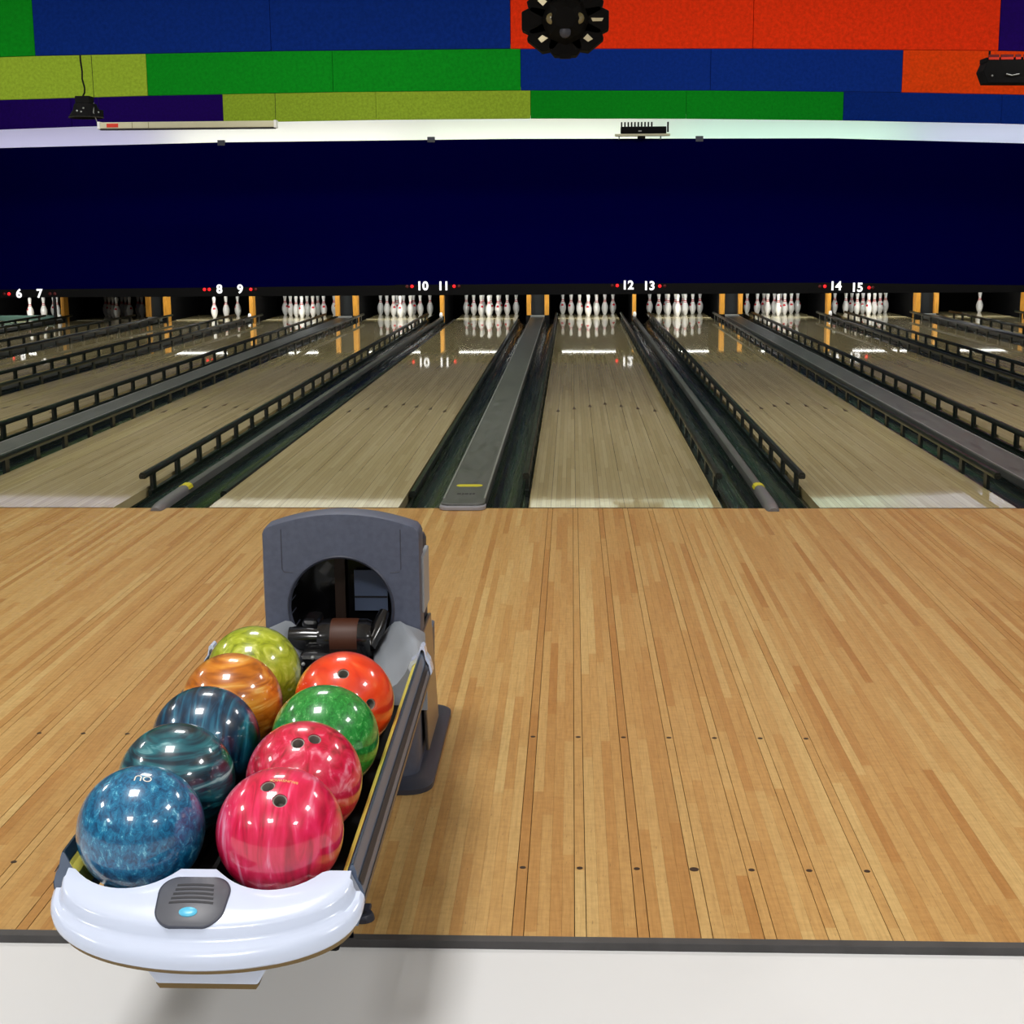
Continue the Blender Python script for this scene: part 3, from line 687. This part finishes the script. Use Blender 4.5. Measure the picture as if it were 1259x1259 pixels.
# side rails (inverted-Y extrusion) with yellow rub strip
def side_rail(s_):
    x0 = XC if s_ > 0 else -0.008
    y1 = -5.572 if s_ > 0 else -5.535
    def L(u, v, t_): return (x0 + s_*u - (0.012*t_ if s_ < 0 else 0), y1+t_*(-4.42-y1), v + 0.030*t_)
    prof = [(0.2735, 0.392), (0.2745, 0.408), (0.270, 0.424), (0.264, 0.434), (0.2605, 0.452), (0.2575, 0.460), (0.2535, 0.460), (0.2480, 0.448), (0.2415, 0.434), (0.2345, 0.426), (0.2335, 0.350), (0.262, 0.352)]
    r = MB().prism(prof, L).build('side_rail', M_ALU, BR, smooth=30)
    MB().prism([(0.2340, 0.375), (0.2312, 0.378), (0.2312, 0.424), (0.2345, 0.4285), (0.2415, 0.4365), (0.2450, 0.4440), (0.2450, 0.4415), (0.2415, 0.434), (0.2345, 0.426)], L).build('rub_strip', M_RUB, r)
    MB().prism([(0.2455, 0.4428), (0.2483, 0.4485), (0.2537, 0.4605), (0.2570, 0.4605), (0.2568, 0.4620), (0.2530, 0.4622), (0.2470, 0.4495), (0.2450, 0.4450)], L).build('blue_stripe', M_ALUDK, r)
    MB().prism([(0.2650, 0.4345), (0.2710, 0.4245), (0.2725, 0.4250), (0.2662, 0.4355)], L).build('grey_groove', M_GUN, r)
    MB().prism([(0.2740, 0.393), (0.2752, 0.393), (0.2760, 0.4075), (0.2748, 0.4078)], L).build('lower_groove', M_GUN, r)
    # white end bracket shaped like an inverted Y
    pts = [(0.222, 0.420), (0.228, 0.436), (0.239, 0.444), (0.247, 0.456), (0.2525, 0.474), (0.2575, 0.477), (0.2625, 0.472), (0.266, 0.452), (0.275, 0.438), (0.281, 0.412)]
    mb = MB()
    outer = [(u, v+0.032) for u, v in pts]
    inner = [(0.2555 + (u-0.2555)*0.84, v+0.032-0.010) for u, v in pts]
    ring = outer + inner[::-1]
    y0 = -4.445
    mb.prism(ring, lambda u, v, t_: (x0+s_*u - (0.012 if s_ < 0 else 0), y0+0.035*t_, v)).build('end_bracket', M_WHITE, r)
    return r
for s_ in (-1, 1): side_rail(s_)
# moulded ramps beside the lift opening
for s_ in (-1, 1):
    face = [(0.075, 0.34), (0.082, 0.385), (0.104, 0.415), (0.122, 0.440), (0.140, 0.456), (0.155, 0.458), (0.172, 0.448), (0.205, 0.436), (0.222, 0.425), (0.224, 0.34)]
    mid = [(0.108, 0.34), (0.112, 0.385), (0.142, 0.404), (0.166, 0.420), (0.186, 0.440), (0.203, 0.462), (0.220, 0.464), (0.234, 0.452), (0.244, 0.436), (0.246, 0.34)]
    frnt = [(0.138, 0.34), (0.140, 0.380), (0.168, 0.392), (0.192, 0.406), (0.212, 0.432), (0.226, 0.462), (0.244, 0.474), (0.258, 0.470), (0.264, 0.452), (0.266, 0.34)]
    MB().rings([[(XC+s_*u, y, v) for u, v in pr] for pr, y in ((face, -4.035), (mid, -4.23), (frnt, -4.425))]).build('ramp', M_RAMP, BR, smooth=40)
# lift housing: arched plate with a round opening
def lift():
    HX, HZ, HR = XC-0.004, 0.492, 0.137
    YF, YB, YT = -4.03, -3.955, -3.90
    xl, xr = XC-0.212, XC+0.212
    def top(x): return 0.752 - 0.92*(x-XC)**2
    out = [(xl, 0.33), (xr, 0.33)]
    for k in range(3): pass
    out += [(xr, 0.695), (xr-0.004, 0.705), (xr-0.012, top(xr-0.012))]
    out += [(xr-0.012-(0.4)*k/24, top(xr-0.012-0.4*k/24)) for k in range(1, 25)]
    out += [(xl+0.004, 0.705), (xl, 0.695)]
    # resample by angle around the hole
    import bisect
    def hit(a):
        d = Vector((math.cos(a), math.sin(a))); best = None
        for i in range(len(out)):
            p, q = Vector(out[i]) - Vector((HX, HZ)), Vector(out[(i+1) % len(out)]) - Vector((HX, HZ))
            e = q-p; den = d.x*(-e.y) + e.x*d.y
            if abs(den) < 1e-9: continue
            t_ = (p.x*(-e.y) + e.x*p.y)/den; s_ = (d.x*p.y - d.y*p.x)/den
            if t_ > 0 and -1e-6 <= s_ <= 1+1e-6: best = t_ if best is None else min(best, t_)
        return (HX+d.x*best, HZ+d.y*best)
    angs = sorted([2*PI*k/72 for k in range(72)] + [math.atan2(p[1]-HZ, p[0]-HX) % (2*PI) for p in out])
    O = [hit(a) for a in angs]; H = [(HX+HR*math.cos(a), HZ+HR*math.sin(a)) for a in angs]
    sh = lambda pts, f: [(XC+(x-XC)*f, 0.55+(z-0.55)*f) for x, z in pts]
    rs = [[(x, YB, z) for x, z in O], [(x, YF+0.008, z) for x, z in O], [(x, YF, z) for x, z in sh(O, 0.985)],
          [(HX+(x-HX)*1.05, YF, HZ+(z-HZ)*1.05) for x, z in H], [(x, YF+0.008, z) for x, z in H], [(x, YB, z) for x, z in H]]
    lh = MB().rings(rs + [rs[0]], cap=False).build('lift_housing', M_SLATE, BR, smooth=35)
    # opening: black throat and back
    MB().rings([[(HX+HR*1.0*math.cos(2*PI*k/48), y, HZ+HR*1.0*math.sin(2*PI*k/48)) for k in range(48)] for y in (YF+0.012, YT+0.058)] + [[(HX, YT+0.058, HZ)]*48], cap=False).build('throat', M_GLOSSBLACK, lh, smooth=40)
    MB().lathe([(HR*1.0, 0.0), (HR*1.035, -0.004), (HR*1.06, 0.0), (HR*1.03, 0.006)], 64, (HX, YF-0.001, HZ), 'y', True).build('opening_rim', M_SLATEDK, lh, smooth=60)
    # pale plate and seam imitate a window-like reflection in the throat; belt beside them
    pz = MB().box(HX+0.012, HX+0.105, YT+0.036, YT+0.044, HZ-0.050, HZ+0.066).build('reflection_plate', mat('reflection_blue', rgb(110, 126, 158), 0.5), lh)
    MB().box(HX+0.012, HX+0.105, YT+0.032, YT+0.037, HZ-0.012, HZ-0.008).build('reflection_seam', M_SLOT, lh)
    MB().box(HX-0.040, HX-0.012, YT+0.02, YT+0.034, HZ-0.12, HZ+0.125).build('belt', mat('belt_brown', rgb(58, 40, 30), 0.5), lh)
    # raised panel on the arch
    pts = [(XC-0.16, top(XC-0.16)-0.02), (XC-0.16, 0.60), (XC-0.155, 0.592), (XC-0.13, 0.590)]
    for s_ in (-1, 1):
        MB().tube([(XC+s_*(x-XC), YF+0.0005, z) for x, z in pts], 0.0016, 6).build('panel_crease', M_SLATEDK, lh)
    # right/left paler strips imitate a highlight along the housing edge; shell behind
    MB().box(xl+0.006, xr-0.006, YT+0.062, YT+0.12, 0.33, 0.66).build('rear_shell', M_SLATEDK, lh, bevel=0.02)
    for s_ in (-1, 1):
        MB().box(XC+s_*0.2125-0.006, XC+s_*0.2125+0.006, YF+0.03, YT+0.04, 0.47, 0.63).build('edge_highlight', M_RAMP, lh, bevel=0.004)
lift()
# drive head in front of the opening
dq = Vector((XC-0.004, -4.13, 0.0))
dh = MB().box(dq.x-0.088, dq.x+0.072, -4.20, -4.03, 0.33, 0.412).build('drive_head', M_GLOSSBLACK, BR, bevel=0.012)
MB().lathe([(0.0, -0.070), (0.046, -0.070), (0.052, -0.058), (0.052, 0.058), (0.046, 0.070), (0.0, 0.070)], 28, (dq.x+0.022, -4.10, 0.428), 'x').build('roller', M_GLOSSBLACK, dh, smooth=40)
MB().lathe([(0.0525, -0.036), (0.0535, -0.030), (0.0535, 0.030), (0.0525, 0.036)], 28, (dq.x+0.022, -4.10, 0.428), 'x').build('roller_band', mat('band_brown', rgb(70, 34, 16), 0.5), dh, smooth=40)
MB().lathe([(0.0, -0.05), (0.030, -0.045), (0.034, 0.0), (0.030, 0.045), (0.0, 0.05)], 20, (dq.x-0.085, -4.09, 0.425), 'x').build('side_wheel', M_GLOSSBLACK, dh, smooth=40)
MB().tube([(dq.x+0.085, -4.12, 0.41), (dq.x+0.105, -4.08, 0.45), (dq.x+0.118, -4.04, 0.485)], [0.018, 0.02, 0.014], 10).build('lever', M_GLOSSBLACK, dh, smooth=50)
for k, (dx, dz, w_, h_) in enumerate(((-0.012, 0.008, 0.052, 0.013), (0.006, 0.036, 0.036, 0.009))):
    MB().box(dq.x+dx-w_/2, dq.x+dx+w_/2, -4.2030, -4.1995, 0.355+dz+0.012, 0.355+dz+0.012+h_).build('sticker', M_PIN if k == 0 else M_MIRROR, dh)
for dx, dz in ((-0.075, 0.035), (-0.05, 0.052), (-0.03, 0.02)):
    MB().lathe([(0.0, -0.006), (0.005, -0.003), (0.005, 0.004)], 10, (dq.x+dx, -4.2005, 0.352+dz), 'y').build('bolt', M_CAPEDGE, dh)
MB().box(dq.x-0.095, dq.x-0.052, -4.10, -4.0, 0.38, 0.478).build('motor_block', M_GLOSSBLACK, dh, bevel=0.012)
# pedestal and base under the lift
def rect_ring(hx, y0, y1, z, r, n=5):
    return [(XC+u, (y0+y1)/2+v, z) for u, v in rrect(2*hx, y1-y0, r, n)]
MB().rings([rect_ring(0.205, -4.00, -3.56, 0.335, 0.03), rect_ring(0.200, -4.02, -3.52, 0.2, 0.04), rect_ring(0.196, -4.05, -3.48, 0.022, 0.05)]).build('pedestal', M_SLATE, BR, smooth=40)
MB().rings([rect_ring(0.240, -4.13, -3.40, 0.0006, 0.07), rect_ring(0.240, -4.13, -3.40, 0.014, 0.07), rect_ring(0.228, -4.11, -3.42, 0.022, 0.06)]).build('base_plate', M_SLATEDK, BR, smooth=40)
MB().box(XC-0.1985, XC+0.1985, -4.30, -3.93, 0.26, 0.335).build('arm_bracket', M_SLATEDK, BR, bevel=0.01)
for s_ in (-1, 1):
    MB().prism([(-4.03, 0.42), (-3.80, 0.42), (-3.62, 0.05), (-3.92, 0.05)], lambda u, v, t_: (XC+s_*(0.206+0.010*t_), u, v)).build('side_panel', M_SIDE, BR, bevel=0.003)
# front support column at the approach edge with round bolted feet
MB().rings([rect_ring(0.06, -4.86, -4.70, 0.30, 0.02), rect_ring(0.055, -4.86, -4.72, 0.012, 0.02)]).build('front_column', M_SLATEDK, BR, smooth=40)
MB().box(XC-0.17, XC+0.17, -4.87, -4.79, 0.0006, 0.012).build('foot_bar', M_SLATEDK, BR, bevel=0.003)
for s_ in (-1, 1):
    fo = MB().lathe([(0.0, 0.016), (0.020, 0.016), (0.024, 0.010), (0.026, 0.0006)], 20, (XC+s_*0.158, -4.845, 0)).build('foot', M_SLATEDK, BR, smooth=30)
    MB().lathe([(0.0, 0.020), (0.007, 0.020), (0.007, 0.012)], 6, (XC+s_*0.160, -4.85, 0)).build('bolt', M_GUN, fo)

# ------------------------------------------------------------------ bowling balls
RB = 0.108
def hole_dirs(px_list, c):
    """directions on the ball where the photo shows finger holes"""
    out = []
    for px, py in px_list:
        d = ray(px, py).normalized(); oc = CAM - c
        b = d.dot(oc); disc = b*b - (oc.dot(oc) - RB*RB)
        if disc < 0:
            q = CAM + d*(-b); out.append((q-c).normalized())
        else: out.append((CAM + d*(-b-math.sqrt(disc)) - c).normalized())
    return out
def on_ball(c, u, right, ang_x, ang_y, r):
    """point reached from direction u by walking ang_x along right and ang_y along up"""
    up = u.cross(right)*-1
    v = (u + right*math.tan(ang_x) - u.cross(right)*-1*0 + right.cross(u)*-1*math.tan(ang_y)*0 + (u.cross(right))*math.tan(ang_y)).normalized()
    return v*r
def ball(name, c, material, label, holes=(), mark=None):
    c = Vector(c)
    t = thing(name, tuple(c), label, 'bowling ball', 'bowling balls on the return rack')
    dirs = hole_dirs(holes, c)
    bm = bmesh.new(); bmesh.ops.create_uvsphere(bm, u_segments=72, v_segments=40, radius=RB)
    me = bpy.data.meshes.new('shell'); bm.to_mesh(me); bm.free(); me.materials.append(material)
    o = bpy.data.objects.new('shell', me); C.objects.link(o); o.parent = t
    for p in me.polygons: p.use_smooth = True
    if dirs:
        cut = MB()
        for d in dirs: cut.tube([d*(RB-0.035), d*(RB+0.02)], 0.0125, 20)
        co = cut.build('cutter', material); co.location = c
        bo = o.modifiers.new('holes', 'BOOLEAN'); bo.operation = 'DIFFERENCE'; bo.object = co; bo.solver = 'EXACT'
        bpy.context.view_layer.update()
        m2 = bpy.data.meshes.new_from_object(o.evaluated_get(bpy.context.evaluated_depsgraph_get()))
        o.modifiers.clear(); o.data = m2
        for p in m2.polygons: p.use_smooth = True
        m2.set_sharp_from_angle(angle=math.radians(30))
        bpy.data.objects.remove(co)
        for d in dirs:
            a = d.orthogonal().normalized(); b = d.cross(a); rs = []
            for r, h in ((0.0123, RB-0.030), (0.0123, RB-0.0035), (0.0102, RB-0.0035), (0.0102, RB-0.030)):
                rs.append([d*h + a*r*math.cos(2*PI*k/20) + b*r*math.sin(2*PI*k/20) for k in range(20)])
            q = MB().rings(rs, cap=False); q.add(rs[3], [tuple(range(20))])
            q.build('finger_insert', mat('insert_grey', rgb(150, 146, 138), 0.5), t, origin=(0, 0, 0), smooth=40)
    if mark:
        txt, (px, py), size, flip, col = mark
        u = hole_dirs([(px, py)], c)[0]
        right = (RT - u*RT.dot(u)).normalized()*(-1 if flip else 1); up = u.cross(right)
        me = text_mesh(txt, size, 0.0)
        for v in me.vertices:
            q = (u*RB + right*v.co.x + up*v.co.y).normalized()*(RB+0.0006); v.co = q
        me.materials.clear(); me.materials.append(col)
        mo = bpy.data.objects.new('lettering', me); C.objects.link(mo); mo.parent = t
    return t
ZB_ = 0.485
GOLDTXT = mat('lettering_gold', rgb(235, 200, 120), 0.5); WHITETXT = mat('lettering_white', rgb(240, 235, 220), 0.5)
b1 = ball_material('ball_blue_fleck', [rgb(2, 38, 72), rgb(4, 84, 128), rgb(20, 126, 170), rgb(150, 232, 245)], (1.6, 1, 1), 60, 0.6, det=6, rough=0.75)
b2 = ball_material('ball_teal_streak', [rgb(2, 16, 26), rgb(4, 52, 70), rgb(24, 112, 124), rgb(170, 225, 225)], (1, 0.8, 6.0), 9, 1.2, (0.2, 0.5, 0.2))
b3 = ball_material('ball_dark_blue', [rgb(2, 18, 36), rgb(6, 46, 74), rgb(14, 84, 116), rgb(60, 140, 165)], (6.0, 0.8, 1), 10, 0.8, (0.2, 0.5, 0.6))
b4 = ball_material('ball_amber', [rgb(150, 74, 10), rgb(206, 118, 24), rgb(226, 150, 50), rgb(246, 205, 120)], (0.7, 1, 5), 10, 1.2, (0.4, 0.3, 0))
b5 = ball_material('ball_lime', [rgb(120, 134, 14), rgb(158, 172, 30), rgb(180, 192, 50), rgb(215, 222, 110)], (1, 1, 1), 24, 2.0)
b6 = ball_material('ball_pink_swirl', [rgb(176, 6, 50), rgb(222, 18, 72), rgb(238, 40, 96), rgb(250, 150, 180)], (5, 0.9, 0.8), 8, 1.6, (0.2, 0.6, 0.3))
b7 = ball_material('ball_red_pink', [rgb(150, 4, 34), rgb(206, 12, 56), rgb(226, 30, 80), rgb(246, 150, 170)], (1.6, 1, 1), 20, 1.8)
b8 = ball_material('ball_green_fleck', [rgb(4, 84, 26), rgb(14, 126, 42), rgb(44, 156, 62), rgb(160, 215, 150)], (1.5, 1, 1), 70, 0.5, det=5, rough=0.75)
b9 = ball_material('ball_orange_red', [rgb(206, 34, 6), rgb(236, 58, 14), rgb(244, 76, 26), rgb(250, 120, 70)], (1, 1, 1), 9, 1.5)
ball('bowling_ball', (-0.141, -5.492, ZB_), b1, 'flecked bright blue bowling ball nearest the white hood', mark=('OU', (176, 957), 0.020, True, WHITETXT))
ball('bowling_ball', (-0.139, -5.272, ZB_), b2, 'dark teal bowling ball with pale streaks behind the flecked blue ball')
ball('bowling_ball', (-0.140, -5.048, ZB_), b3, 'dark blue bowling ball between the teal streaked and amber balls')
ball('bowling_ball', (-0.141, -4.812, ZB_), b4, 'amber orange marbled bowling ball in front of the lime ball')
ball('bowling_ball', (-0.141, -4.592, ZB_), b5, 'lime green bowling ball at the rear of the rack')
ball('bowling_ball', (0.099, -5.495, ZB_), b6, 'pink swirled bowling ball nearest the white hood', holes=[(344, 984), (329, 966)], mark=('BRUNSWICK', (349, 960), 0.0085, True, GOLDTXT))
ball('bowling_ball', (0.097, -5.256, ZB_), b7, 'crimson pink bowling ball behind the pink swirled ball', holes=[(366, 913), (387, 908)])
ball('bowling_ball', (0.099, -5.034, ZB_), b8, 'flecked emerald green bowling ball behind the crimson ball')
ball('bowling_ball', (0.101, -4.797, ZB_), b9, 'bright orange red bowling ball with two visible finger holes', holes=[(422, 828), (456, 866)])
